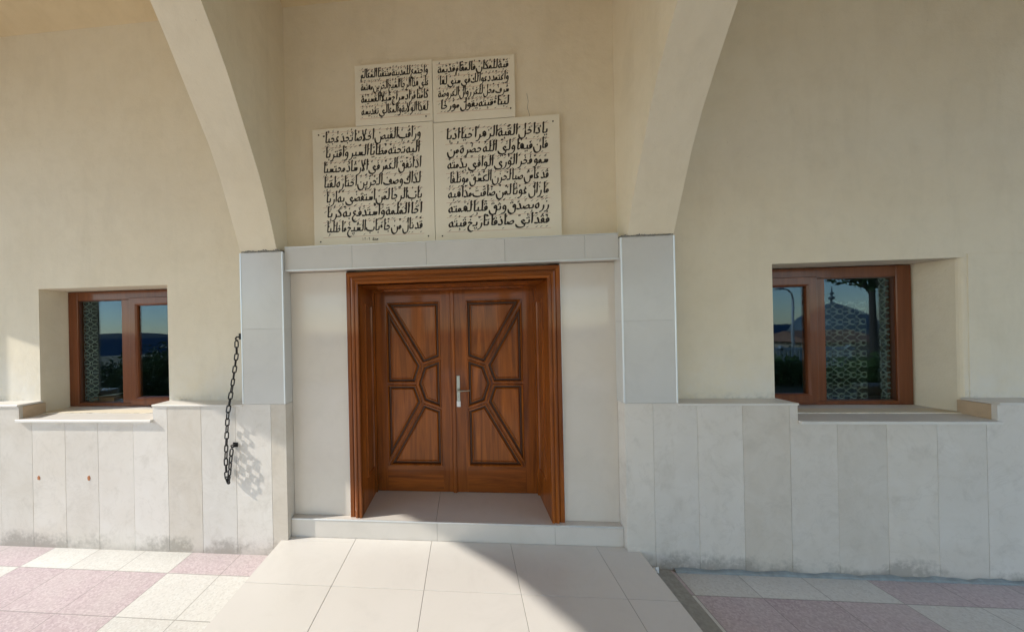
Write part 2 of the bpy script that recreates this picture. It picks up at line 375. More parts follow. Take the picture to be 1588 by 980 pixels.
# ------------------------------------------------------------------ the shrine building
B = tag(empty('shrine_building', (0, 0, 0)), 'cream plastered shrine front with porch arches, carved wooden doors and stone-clad lower wall', 'building')
LWX0, LWX1, RWX0, RWX1 = -3.645, -2.455, 2.20, 3.393
ZW0, ZW1, YWN = 1.045, 2.106, .3526
w = MB(); x_lo, x_hi, z_hi = -5.9, 6.0, 5.3
xs_ = [x_lo, LWX0, LWX1, -1.40, 1.13, RWX0, RWX1 + .035, x_hi]
for i in range(7):
    a, c = xs_[i], xs_[i + 1]
    if i in (1, 5): rng = [(0, ZW0), (ZW1, z_hi)]
    elif i == 3: rng = [(2.2, z_hi)]
    else: rng = [(0, z_hi)]
    for z0, z1 in rng:
        nx = max(1, int((c - a) / .25)); nz = max(1, int((z1 - z0) / .25))
        w.add([(a + (c - a) * q / nx, W, z0 + (z1 - z0) * r_ / nz) for r_ in range(nz + 1) for q in range(nx + 1)],
              [(r_ * (nx + 1) + q, r_ * (nx + 1) + q + 1, (r_ + 1) * (nx + 1) + q + 1, (r_ + 1) * (nx + 1) + q) for r_ in range(nz) for q in range(nx)])
for x0, x1, bx0, bx1 in ((LWX0, LWX1, LWX0, LWX1), (RWX0, RWX1, RWX0, 3.35)):   # reveals of the two window openings
    yb = YWN + .1
    if x0 == RWX0:
        arc = [(x1 + .035 * (1 - math.sin(q * math.pi / 10)), W + .035 * (1 - math.cos(q * math.pi / 10))) for q in range(6)]
        for (ax, ay), (bx, by) in zip(arc, arc[1:]): w.quad((ax, ay, ZW0), (bx, by, ZW0), (bx, by, ZW1), (ax, ay, ZW1))
        w.quad((x1, W + .035, ZW0), (bx1, yb, ZW0), (bx1, yb, ZW1), (x1, W + .035, ZW1))
        w.add([(ax, ay, ZW1) for ax, ay in arc] + [(x1, W, ZW1)], [(6, q, q + 1) for q in range(5)])
        w.quad((x0, W, ZW0), (bx0, yb, ZW0), (bx0, yb, ZW1), (x0, W, ZW1)); w.quad((x0, W, ZW1), (x1, W, ZW1), (bx1, yb, ZW1), (bx0, yb, ZW1)); w.quad((x0, W, ZW0), (x1, W, ZW0), (bx1, yb, ZW0), (bx0, yb, ZW0))
        continue
    w.quad((x0, W, ZW0), (bx0, yb, ZW0), (bx0, yb, ZW1), (x0, W, ZW1)); w.quad((x1, W, ZW0), (bx1, yb, ZW0), (bx1, yb, ZW1), (x1, W, ZW1))
    w.quad((x0, W, ZW1), (x1, W, ZW1), (bx1, yb, ZW1), (bx0, yb, ZW1)); w.quad((x0, W, ZW0), (x1, W, ZW0), (bx1, yb, ZW0), (bx0, yb, ZW0))
w.build('plaster_wall', PL, B)
pp = MB(); rr = random.Random(3); ed = [(RWX1 + .04, 1.13), (4.9, 1.13), (4.9, 2.12)] + [(4.9 - q * .072, 2.125 + rr.uniform(-.004, .004)) for q in range(1, 20)] + [(RWX1 + .045, 2.13)]
pp.add([(x, W - .004, z) for x, z in ed] + [(x - .001, W + .002, z + .003) for x, z in ed], [tuple(range(len(ed)))] + [(q, (q + 1) % len(ed), len(ed) + (q + 1) % len(ed), len(ed) + q) for q in range(len(ed))]); pp.build('plaster_patch', PL, B)
ck = MB(); ck.tube([(.505, W, 3.46), (.515, W, 3.40), (.508, W, 3.35), (.522, W, 3.30), (.518, W, 3.262)], .0016, 5); ck.build('wall_crack', MORTAR, B)
o = MB()                                                          # the rest of the building: sides, back and roof
for q in ([(x_lo, W, 0), (x_lo, 6, 0), (x_lo, 6, z_hi), (x_lo, W, z_hi)], [(x_hi, W, 0), (x_hi, 6, 0), (x_hi, 6, z_hi), (x_hi, W, z_hi)],
          [(x_lo, 6, 0), (x_hi, 6, 0), (x_hi, 6, z_hi), (x_lo, 6, z_hi)], [(x_lo, W, z_hi), (x_hi, W, z_hi), (x_hi, 6, z_hi), (x_lo, 6, z_hi)]): o.quad(*q)
o.build('outer_wall', PL, B)
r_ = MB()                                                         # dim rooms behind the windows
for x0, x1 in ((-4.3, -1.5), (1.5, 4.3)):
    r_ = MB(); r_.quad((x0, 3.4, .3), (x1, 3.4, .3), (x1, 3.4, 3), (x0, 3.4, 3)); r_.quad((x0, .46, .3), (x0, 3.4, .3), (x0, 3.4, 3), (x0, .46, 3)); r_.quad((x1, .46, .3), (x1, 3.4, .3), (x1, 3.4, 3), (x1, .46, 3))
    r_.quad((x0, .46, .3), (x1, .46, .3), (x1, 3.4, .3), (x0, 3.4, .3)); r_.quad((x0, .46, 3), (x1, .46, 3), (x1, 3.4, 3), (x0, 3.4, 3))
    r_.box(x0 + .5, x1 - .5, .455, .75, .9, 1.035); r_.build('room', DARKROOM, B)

# arches: they spring at the wall and run out over the porch, soffit an arc of radius 3.72
SC, ZCc, RA = 3.526, 1.1316, 3.718
def soffit(s): return ZCc + math.sqrt(max(0, RA * RA - (s - SC) ** 2))
def vault(y):
    q = (y - W - (FRONT - W) / 2) / ((FRONT - W) / 2); return ZV + 1.15 * (1 - q * q)
def rib(name, x0, x1, s0, z0):
    m = MB(); S = [s0 + (SC * 2 - 2 * s0) * k / 72 for k in range(73)]
    low = [(W, z0), (-s0, z0)] + [(-s, soffit(s) if s > .0001 else z0) for s in S] + [(FRONT - .42, soffit(SC * 2 - s0))]
    if s0 > 0: low = [(W, 0), (-s0, 0)] + [(-s, soffit(s)) for s in S] + [(FRONT - .42, soffit(SC * 2 - s0))]
    vs = []; 
    for y, z in low:
        zt = max(vault(min(max(y, FRONT), W)) + .05, z + .02)
        for x in (x0, x1): vs += [(x + .004 * math.sin(z * 9 + x * 7) * (y < -.03), y, z + .004 * math.sin(y * 13 + x * 5) * (y < -.03)), (x, y, zt)]
    fs = []
    for i in range(len(low) - 1):
        a, c = i * 4, i * 4 + 4
        if (Vector(low[i]) - Vector(low[i + 1])).length < 1e-6: continue
        fs += [(a, c, c + 1, a + 1), (a + 2, a + 3, c + 3, c + 2), (a, a + 2, c + 2, c), (a + 1, c + 1, c + 3, a + 3)]
    fs += [(0, 1, 3, 2)]; e = (len(low) - 1) * 4; fs += [(e, e + 2, e + 3, e + 1)]
    m.add(vs, fs); return m.build('arch', PL, B)
rib('arch', XL0 + .002, -1.408, 0, ZP + .012); rib('arch', 1.14, XR1 - .002, 0, ZP + .012)
rib('arch', XA, XA + .34, .14, 0); rib('arch', XB - .34, XB, .14, 0)
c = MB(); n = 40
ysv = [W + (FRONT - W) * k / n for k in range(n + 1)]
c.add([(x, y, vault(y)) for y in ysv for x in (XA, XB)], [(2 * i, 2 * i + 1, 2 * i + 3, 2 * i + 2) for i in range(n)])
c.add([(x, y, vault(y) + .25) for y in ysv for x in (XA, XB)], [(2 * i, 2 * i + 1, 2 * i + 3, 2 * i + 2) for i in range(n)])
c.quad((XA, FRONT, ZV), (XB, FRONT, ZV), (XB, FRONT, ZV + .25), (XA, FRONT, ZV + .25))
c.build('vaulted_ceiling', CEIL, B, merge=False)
for x0, x1 in ((XL0, XL1), (XR0, XR1), (XA, XA + .34), (XB - .34, XB)):
    m = MB(); m.box(x0 - .02, x1 + .02, FRONT - .42, FRONT + .02, 0, soffit(7.05) if x0 in (XL0, XR0) else soffit(SC * 2 - .14), bev=.006); m.build('column', PL, B)

m = MB(); m.box(XA, XB, FRONT - .42, FRONT - .001, 2.9, ZV + .25); m.build('sky_blocking_beam', CEIL, B)  # unseen beam, added to keep sky light off the upper walls

# pilasters of grey porcelain with bright metal edges
def rough_line(m, x0, x1, y0, y1, z, hmax, seed):
    rr = random.Random(seed); k = 46; top = []
    for i in range(k + 1):
        t = i / k; top.append((x0 + (x1 - x0) * t, z + hmax * (.25 + .75 * abs(math.sin(t * 9 + seed)) * rr.random() + .25 * rr.random())))
    vs = []
    for x, zt in top: vs += [(x, y0 + rr.uniform(-.004, .004), z), (x, y0 + .006 + rr.uniform(-.003, .006), zt), (x, y1, zt), (x, y1, z)]
    fs = []
    for i in range(k):
        a, c_ = i * 4, i * 4 + 4
        fs += [(a, c_, c_ + 1, a + 1), (a + 1, c_ + 1, c_ + 2, a + 2)]
    m.add(vs, fs)
for x0, x1, sgn, seed in ((XL0, XL1, 1, 3), (XR0, XR1, -1, 8)):
    m = MB(); ZJ = 1.72
    m.box(x0, x1, -.003, W - .002, ZC + .001, ZJ - .0003, bev=.0007); m.box(x0, x1, -.003, W - .002, ZJ + .0003, ZP, bev=.0007)
    pil = m.build('pilaster', GREYTILE, B, merge=False)
    t_ = MB()
    for xe in (x0, x1):
        s_ = 1 if xe == x1 else -1
        a_, b_ = sorted((xe + s_ * .0015, xe - s_ * .0085)); t_.box(a_, b_, -.0065, .004, ZC + .003, ZP - .001, bev=.0015)
    t_.build('metal_edge', TRIM, pil)
    mm = MB(); rough_line(mm, x0 + .012, x1 - .008, -.008, W - .01, ZP, .022, seed); mm.build('mortar_bed', MORTAR, pil, merge=False)

# lintel, its trim, and the porcelain beside the door
l = MB(); lx = [XL1 + .001, -.833, -.272, .301, .862, XR0 - .001]
for i in range(5): l.box(lx[i] + .0008, lx[i + 1] - .0008, .025, W - .002, ZL0 + .010, ZL1 - .008, bev=.001)
lin = l.build('lintel', GREYTILE, B, merge=False)
t_ = MB(); t_.box(lx[0], lx[5], .020, .036, ZL0 - .002, ZL0 + .0095, bev=.002); t_.box(lx[0], lx[5], .0215, W - .003, ZL1 - .0075, ZL1, bev=.002); t_.build('metal_edge', TRIM, lin)
u_ = MB(); u_.box(lx[0], lx[5], .037, W - .003, ZL0, ZL0 + .0095); u_.build('soffit_tile', BEIGETILE, lin)
FX0, FX1, IX0, IX1, ZF, ZI = -.905, .7025, -.811, .608, 2.141, 2.038
d_ = MB()
for x0, x1 in ((XL1 + .001, FX0 - .003), (FX1 + .003, 1.0955)):
    d_ = MB(); d_.box(x0, x1, RP, W + .1, ZS + .001, ZL0 - .003, bev=.0012); d_.build('tile_panel', BEIGETILE, B, merge=False)
for x in (FX0 - .004, FX1 + .004): m = MB(); m.box(x - .003, x + .003, RP - .004, RP + .01, ZS + .001, ZL0 - .004); m.build('metal_edge', TRIM, B)
for q in ((XL1, IX0 - .04, W + .1, YD + .15, 0, 2.4), (IX1 + .04, XR0 + .02, W + .1, YD + .15, 0, 2.4), (IX0 - .04, IX1 + .04, W + .01, YD + .15, ZI + .04, 2.4)): bk = MB(); bk.box(*q); bk.build('inner_wall', PL, B)

# step and threshold
s_ = MB(); sx = [XL1 + .001, -.235, .62, 1.0952]
for i in range(3): s_.box(sx[i] + .0008, sx[i + 1] - .0008, .046, .058, ZPATH - .02, ZS - .012, bev=.001)
fl = [(-1.3615, .0535, -.243), (-.243, .0535, .62), (.62, .0535, 1.095)]
for x0, y0, x1 in fl: s_.box(x0 + .001, x1 - .001, y0, .62, ZS - .014, ZS, bev=.001)
s_.box(XL1 + .002, 1.094, .059, .6, 0, ZS - .0145, 1)
st = s_.build('step', [STEPTILE, GROUT], B, merge=False)
t_ = MB(); t_.box(XL1 + .002, 1.0945, .0425, .0525, ZS - .0105, ZS + .001, bev=.002); t_.build('metal_edge', TRIM, st)

# door frame: moulded casing and panelled lining
fr = MB(); fn = XZ(0)
cas = [(0, .105), (0, .082), (.004, .078), (.030, .078), (.034, .084), (.040, .084), (.043, .070), (.050, .066), (.064, .066), (.068, .073), (.074, .073), (.077, .064), (.090, .064), (.094, .069), (.094, .11)]
fr.sweep(rect(FX0, FX1, .08, ZF), cas, fn, sides=(1, 0, 1, 0))
fr.sweep(rect(IX0, IX1, .16, ZI), [(0, .1), (0, .50)], fn, sides=(1, 0, 1, 0))
fr.sweep(rect(IX0, IX1, .16, ZI), [(0, .462), (.012, .462), (.014, .468), (.014, .486)], fn)
mold = [(0, 0), (0, .008), (.004, .011), (.010, .011), (.014, .003), (.018, -.001)]
def side(x, sg): return lambda a, b, d: (x - sg * d, a, b)
mld = [(i, d) for i, d in mold]
fr.sweep([(.225, .50), (.42, .50), (.42, 1.91), (.225, 1.91)], mld, side(IX1, 1)); fr.sweep([(.225, .50), (.42, .50), (.42, 1.91), (.225, 1.91)], mld, side(IX0, -1))
fr.sweep([(-.70, .225), (.50, .225), (.50, .42), (-.70, .42)], mld, lambda a, b, d: (a, b, ZI - d))
frame = fr.build('door_frame', [WOODV, WOODH], B, merge=False)

# door leaves
DC = -.1025; ZM = 1.213
U0_, U1_, HZ = .108, .6015, .727
H1, H2, Sx = (.277, .163), (.332, 0), (U0_, .224)
def panels(sg):
    P = lambda u, z: (DC + sg * u, ZM + z)
    raw = [[P(U0_, HZ), P(U1_, HZ), P(*H1), P(*Sx)], [P(U1_, HZ), P(U1_, 0), P(*H2), P(*H1)], [P(U1_, 0), P(U1_, -HZ), P(H1[0], -H1[1]), P(*H2)],
           [P(U1_, -HZ), P(U0_, -HZ), P(Sx[0], -Sx[1]), P(H1[0], -H1[1])], [P(*Sx), P(*H1), P(*H2), P(H1[0], -H1[1]), P(Sx[0], -Sx[1])]]
    out = []
    for q in raw:
        ar = sum(q[i][0] * q[(i + 1) % len(q)][1] - q[(i + 1) % len(q)][0] * q[i][1] for i in range(len(q)))
        out.append(q if ar > 0 else q[::-1])
    return out
def pinside(p, poly):
    return all((poly[(i + 1) % len(poly)][0] - poly[i][0]) * (p[1] - poly[i][1]) - (poly[(i + 1) % len(poly)][1] - poly[i][1]) * (p[0] - poly[i][0]) > 0 for i in range(len(poly)))
PROF = [(0, 0), (.002, -.008), (.005, -.014), (.010, -.015), (.014, -.010), (.016, .006), (.020, .018), (.030, .018), (.033, .006), (.038, .000), (.042, -.005), (.046, -.005), (.049, .005)]
PMI = [0, 0, 0, 0, 0, 1, 1, 1, 0, 0, 0, 0]
for sg in (-1, 1):
    xo = DC + sg * (.6925 if sg < 0 else .7085); xi = DC + sg * .0015
    x0, x1 = min(xo, xi), max(xo, xi); z0, z1 = ZS + .004, 2.03
    polys = [inset(q, .0065 if True else 0) for q in panels(sg)]
    pts = [Vector(v) for v in rect(x0, x1, z0, z1)]; edges = [(0, 1), (1, 2), (2, 3), (3, 0)]
    for q in polys:
        o0 = len(pts); pts += [Vector(v) for v in q]; edges += [(o0 + i, o0 + (i + 1) % len(q)) for i in range(len(q))]
    for u in (U0_, U1_):
        x = DC + sg * u; o0 = len(pts); pts += [Vector((x, z0)), Vector((x, z1))]; edges.append((o0, o0 + 1))
    for hz in (-HZ, HZ): o0 = len(pts); pts += [Vector((DC + sg * U0_, ZM + hz)), Vector((DC + sg * U1_, ZM + hz))]; edges.append((o0, o0 + 1))
    # flat stiles and rails are the sheet left between the panel openings
    vv, ee, ff, *_ = geometry.delaunay_2d_cdt(pts, edges, [], 0, 1e-6)
    lf = MB(); keep = [[], []]
    for f in ff:
        cc = sum((vv[i] for i in f), Vector((0, 0))) / len(f)
        if not any(pinside(cc, q) for q in polys): keep[1 if abs(cc.y - ZM) > HZ and U0_ < abs(cc.x - DC) < U1_ else 0].append(tuple(f))
    lf.add([(v.x, YD, v.y) for v in vv], keep[0]); lf.add([(v.x, YD, v.y) for v in vv], keep[1], 1)
    for a, b_ in ((0, 1), (1, 2), (2, 3), (3, 0)):
        A, C_ = rect(x0, x1, z0, z1)[a], rect(x0, x1, z0, z1)[b_]
        lf.quad((A[0], YD, A[1]), (C_[0], YD, C_[1]), (C_[0], YD + .045, C_[1]), (A[0], YD + .045, A[1]))
    lf.quad(*[(a, YD + .045, b_) for a, b_ in rect(x0, x1, z0, z1)])
    leaf = lf.build('door', [WOODV, WOODH], B)
    for q in polys:
        pm_ = MB(); pm_.sweep(q, PROF, XZ(YD), cap=True, mis=PMI, capmi=0); pm_.build('panel', [WOODP, WOODG], leaf, merge=False)
    if sg > 0:
        a_ = MB(); a_.box(DC - .024, DC + .012, YD - .016, YD - .0005, ZS + .001, 2.03, bev=.005); a_.build('meeting_strip', WOODV, leaf)
        hd = MB(); hx0, hx1 = -.081, -.051; hy = YD - .0005
        hd.box(hx0, hx1, hy - .009, hy, 1.062, 1.283, bev=.002)
        hd.box(hx0 - .001, hx1 + .002, hy - .011, hy, 1.012, 1.0615, 1, bev=.002)
        hd.tube([(-.066, hy, 1.156), (-.066, hy - .05, 1.156)], .009, 12)
        hd.tube([(-.074, hy - .048, 1.156), (-.05, hy - .052, 1.1565), (-.01, hy - .052, 1.158), (.034, hy - .05, 1.160)], [.007, .007, .0055, .0045], 12)
        hd.tube([(-.0655, hy - .0085, 1.10), (-.0655, hy - .013, 1.10)], .008, 14); hd.box(-.0668, -.0642, hy - .0145, hy - .0131, 1.094, 1.106, 2)
        hd.build('handle', [STEEL, PAPER, GROUT], leaf)

# stone cladding of the lower wall, with cap, sills and the notches under the windows
NLX0, NLX1, NRX0, NRX1 = -3.625, -2.449, 2.207, 3.384; ZN = 1.010
cl = MB(); cap = MB()
LX = [XA + .341, -4.98, -4.68, -4.385, -4.09, -3.8, -3.51, -3.215, -2.926, -2.62, -2.33, -2.049, -1.767, -1.482, -1.3627]
RX = [1.0962, 1.285, 1.573, 1.863, 2.157, 2.445, 2.742, 3.037, 3.321, 3.61, 3.90, 4.19, 4.48, 4.77, 5.06, 5.258]
def slab(x0, x1, full=False):
    top = ZC - (.0008 if -1.8 < x0 < -1.3 or 1.0 < x0 < 1.5 else .016); a, c_ = x0 + .0007, x1 - .0007; yb = RP + .04 if full else .024
    for n0, n1 in ((NLX0, NLX1), (NRX0, NRX1)):
        if n0 - .01 < x0 and x1 < n1 + .01: cl.box(a, c_, 0, yb, -.01, ZN, bev=.0012); return
        for e, left in ((n0, True), (n1, False)):
            if x0 + .01 < e < x1 - .01:
                P_ = [(a, -.01), (c_, -.01), (c_, ZN), (e, ZN), (e, top), (a, top)] if left else [(a, -.01), (c_, -.01), (c_, top), (e, top), (e, ZN), (a, ZN)]
                v = [(x, 0, z) for x, z in P_] + [(x, yb, z) for x, z in P_]
                cl.add(v, [tuple(range(6)), tuple(range(11, 5, -1))] + [(q, (q + 1) % 6, 6 + (q + 1) % 6, 6 + q) for q in range(6)]); return
    cl.box(a, c_, 0, yb, -.01, top, bev=.0012)
for S in (LX, RX):
    cl = MB()
    for i in range(len(S) - 1): slab(S[i], S[i + 1], (S is LX and i == len(S) - 2) or (S is RX and i == 0))
    cl.build('stone_cladding', SLAB, B, merge=False)
k = MB()
for x0, x1, top in ((LX[0], NLX0, ZC - .018), (NLX0 + .0005, NLX1 - .0005, ZN - .001), (NLX1, -1.484, ZC - .018), (1.287, NRX0, ZC - .018), (NRX0 + .0005, NRX1 - .0005, ZN - .001), (NRX1, RX[-1], ZC - .018)):
    k = MB(); k.box(x0, x1, .0245, W + .02, 0, top); k.build('mortar_backing', TANMORTAR, B, merge=False)
for x0, x1 in ((LX[0], NLX0 - .002), (NLX1 - .004, XL0 - .002), (XR1 + .002, NRX0 + .004), (NRX1 + .002, RX[-1])): cap = MB(); cap.box(x0, x1, -.009, W + .006, ZC - .0155, ZC, bev=.003); cap.build('cap_stone', CAPST, B, merge=False)
for x0, x1 in ((NLX0 - .002, NLX1 - .002), (NRX0 + .002, NRX1 - .002)):
    m = MB(); ya, yb = -.024, YWN + .02; za, zb = 1.0305, 1.050; th = .019; e = .004
    vs = [(x0, ya, za - th), (x1, ya, za - th), (x1, yb, zb - th), (x0, yb, zb - th), (x0, ya, za - e), (x1, ya, za - e), (x1, yb, zb), (x0, yb, zb), (x0, ya + e, za), (x1, ya + e, za)]
    m.add(vs, [(0, 1, 5, 4), (4, 5, 9, 8), (8, 9, 6, 7), (3, 2, 1, 0), (1, 2, 6, 9, 5), (0, 4, 8, 7, 3), (2, 3, 7, 6)]); m.build('window_sill', CAPST, B)
m = MB()
for i in range(60):
    x0 = 1.40 + i * .064; x1 = x0 + .064
    hh = .018 + .006 * math.sin(i * 1.3) + .004 * math.sin(i * 3.1); h2 = .018 + .006 * math.sin((i + 1) * 1.3) + .004 * math.sin((i + 1) * 3.1)
    m.add([(x0, -.026, .0005), (x1, -.026, .0005), (x1, -.0015, h2), (x0, -.0015, hh), (x0, -.02, hh * .6), (x1, -.02, h2 * .6)], [(0, 1, 5, 4), (4, 5, 2, 3)])
m.build('base_sealant', BASESTRIP, B)
for x, z in ((-3.456, .557), (-3.01, .564)):
    m = MB(); rr = random.Random(int(z * 1e4)); kk = 14
    pts = [(x + (.011 + .006 * rr.random()) * math.cos(2 * math.pi * q / kk), z + (.016 + .008 * rr.random()) * math.sin(2 * math.pi * q / kk)) for q in range(kk)]
    m.sweep(pts, [(0, 0), (.003, -.003)], XZ(.0005), cap=True); m.build('rust_spot', RUST, B)

# windows
def window(fx0, fx1, fixed, mull, sash, ztop, zfix, zsash):
    z0 = 1.051
    f = MB(); y0 = YWN
    px0, px1 = fixed; q0, q1 = sash
    pr_ = [(0, 0), (.012, -.006), (0, 0)]
    # outer frame and mullion, butted
    lf, rt = (fx0, fx1)
    inl = min(px0, q0 + 0); inr = max(px1, q1)
    gl, gr = (px0, q1) if px0 < q0 else (q0, px1)
    f.box(lf, gl, y0, y0 + .07, z0, ztop, bev=.004); f.box(gr, rt, y0, y0 + .07, z0, ztop, bev=.004)
    f.box(gl, gr, y0 + .001, y0 + .07, zfix[1], ztop, bev=.004); f.box(gl, gr, y0 + .001, y0 + .07, z0, zfix[0], bev=.004)
    ma, mb = mull; f.box(ma, mb, y0 + .002, y0 + .07, zfix[0], zfix[1], bev=.004)
    wo_ = f.build('window', WIN, B, merge=False)
    gk = MB(); gk.sweep(rect(px0, px1, *zfix), [(0, .012), (.006, .012), (.008, .03)], XZ(y0)); gk.build('glazing_bead', WOODG, wo_)
    m = MB(); m.box(px0 + .001, px1 - .001, y0 + .026, y0 + .032, zfix[0] + .001, zfix[1] - .001); m.build('pane', GLASS, wo_)
    s = MB(); so0, so1 = q0 - .006, q1 + .006; sw = .072
    s.sweep(rect(so0, so1, zfix[0] - .012, zfix[1] + .012), [(0, .003), (0, -.016), (.005, -.020), (sw - .016, -.020), (sw - .004, -.010), (sw, .0), (sw, .026)], XZ(y0)); s.build('sash', WIN, wo_, merge=False)
    m = MB(); m.box(so0 + sw + .001, so1 - sw - .001, y0 + .006, y0 + .012, zfix[0] - .012 + sw, zfix[1] + .012 - sw); m.build('pane', GLASS, wo_)
    return wo_
wl_ = window(LWX0 + .002, LWX1 - .002, (-3.549, -3.111), (-3.111, -3.005), (-3.005, -2.555), ZW1 - .006, (1.080, 2.020), None)
wr_ = window(RWX0 + .002, 3.346, (2.752, 3.242), (2.672, 2.752), (2.285, 2.672), ZW1 - .006, (1.080, 2.018), None)
# iron fixings of the chain
m = MB(); m.tube([(-1.818, W + .01, 1.662), (-1.818, .10, 1.662), (-1.818, .088, 1.650), (-1.818, .095, 1.636), (-1.818, .112, 1.634)], .006, 10); m.box(-1.834, -1.802, W - .006, W - .0005, 1.64, 1.69, bev=.002); m.build('wall_hook', IRON, B)
m = MB(); m.box(-1.788, -1.748, -.006, -.0005, .822, .858, bev=.0015); m.box(-1.782, -1.754, -.046, -.0065, .843, .848, bev=.0015); m.tube([(-1.768, -.006, .83), (-1.768, -.040, .83), (-1.768, -.047, .842)], .005, 10); m.build('wall_bracket', IRON, B)

# ------------------------------------------------------------------ chain
CH = [(-1.818, .098, 1.628), (-1.805, .08, 1.532), (-1.794, .04, 1.414), (-1.784, .002, 1.31), (-1.784, -.028, 1.198), (-1.801, -.033, 1.091), (-1.813, -.03, .968), (-1.822, -.028, .845), (-1.831, -.026, .722), (-1.826, -.028, .61), (-1.812, -.032, .556), (-1.797, -.038, .61), (-1.784, -.040, .712), (-1.770, -.040, .818)]
ct = empty('chain', CH[0]); tag(ct, 'dark iron chain hanging down the wall left of the door in a doubled end', 'chain')
pts = [Vector(q) for q in CH]; cum = [0]
for a, c_ in zip(pts, pts[1:]): cum.append(cum[-1] + (c_ - a).length)
def along(s):
    for i in range(len(pts) - 1):
        if s <= cum[i + 1] or i == len(pts) - 2:
            t = (s - cum[i]) / (cum[i + 1] - cum[i]); return pts[i].lerp(pts[i + 1], t)
lm = MB(); L, Wd, rad = .066, .033, .0047; ring = []
hl, hw = L / 2 - rad, Wd / 2 - rad
for i in range(9): a = -math.pi / 2 + math.pi * i / 8; ring.append((hl - hw + hw * math.cos(a), hw * math.sin(a), 0))
for i in range(9): a = math.pi / 2 + math.pi * i / 8; ring.append((-(hl - hw) + hw * math.cos(a), hw * math.sin(a), 0))
lm.tube(ring, rad, 8, closed=True); link0 = lm.build('link', IRON, ct, smooth=True)
NL = int(cum[-1] / .0505); pitch = cum[-1] / NL; rr = random.Random(5)
for i in range(NL):
    a, c_ = along(i * pitch), along((i + 1) * pitch); mid = (a + c_) / 2; d = (c_ - a).normalized()
    side_ = d.cross(Vector((0, 1, 0))).normalized(); nrm = side_.cross(d)
    ang = (math.pi / 2 if i % 2 else 0) + rr.uniform(-.25, .25) + .25
    y_ = side_ * math.cos(ang) + nrm * math.sin(ang); z_ = d.cross(y_)
    lk = link0 if i == 0 else link0.copy()
    if i: COL.objects.link(lk); lk.parent = ct
    m4 = Matrix((d, y_, z_)).transposed().to_4x4(); m4.translation = mid - pts[0]; lk.matrix_local = m4

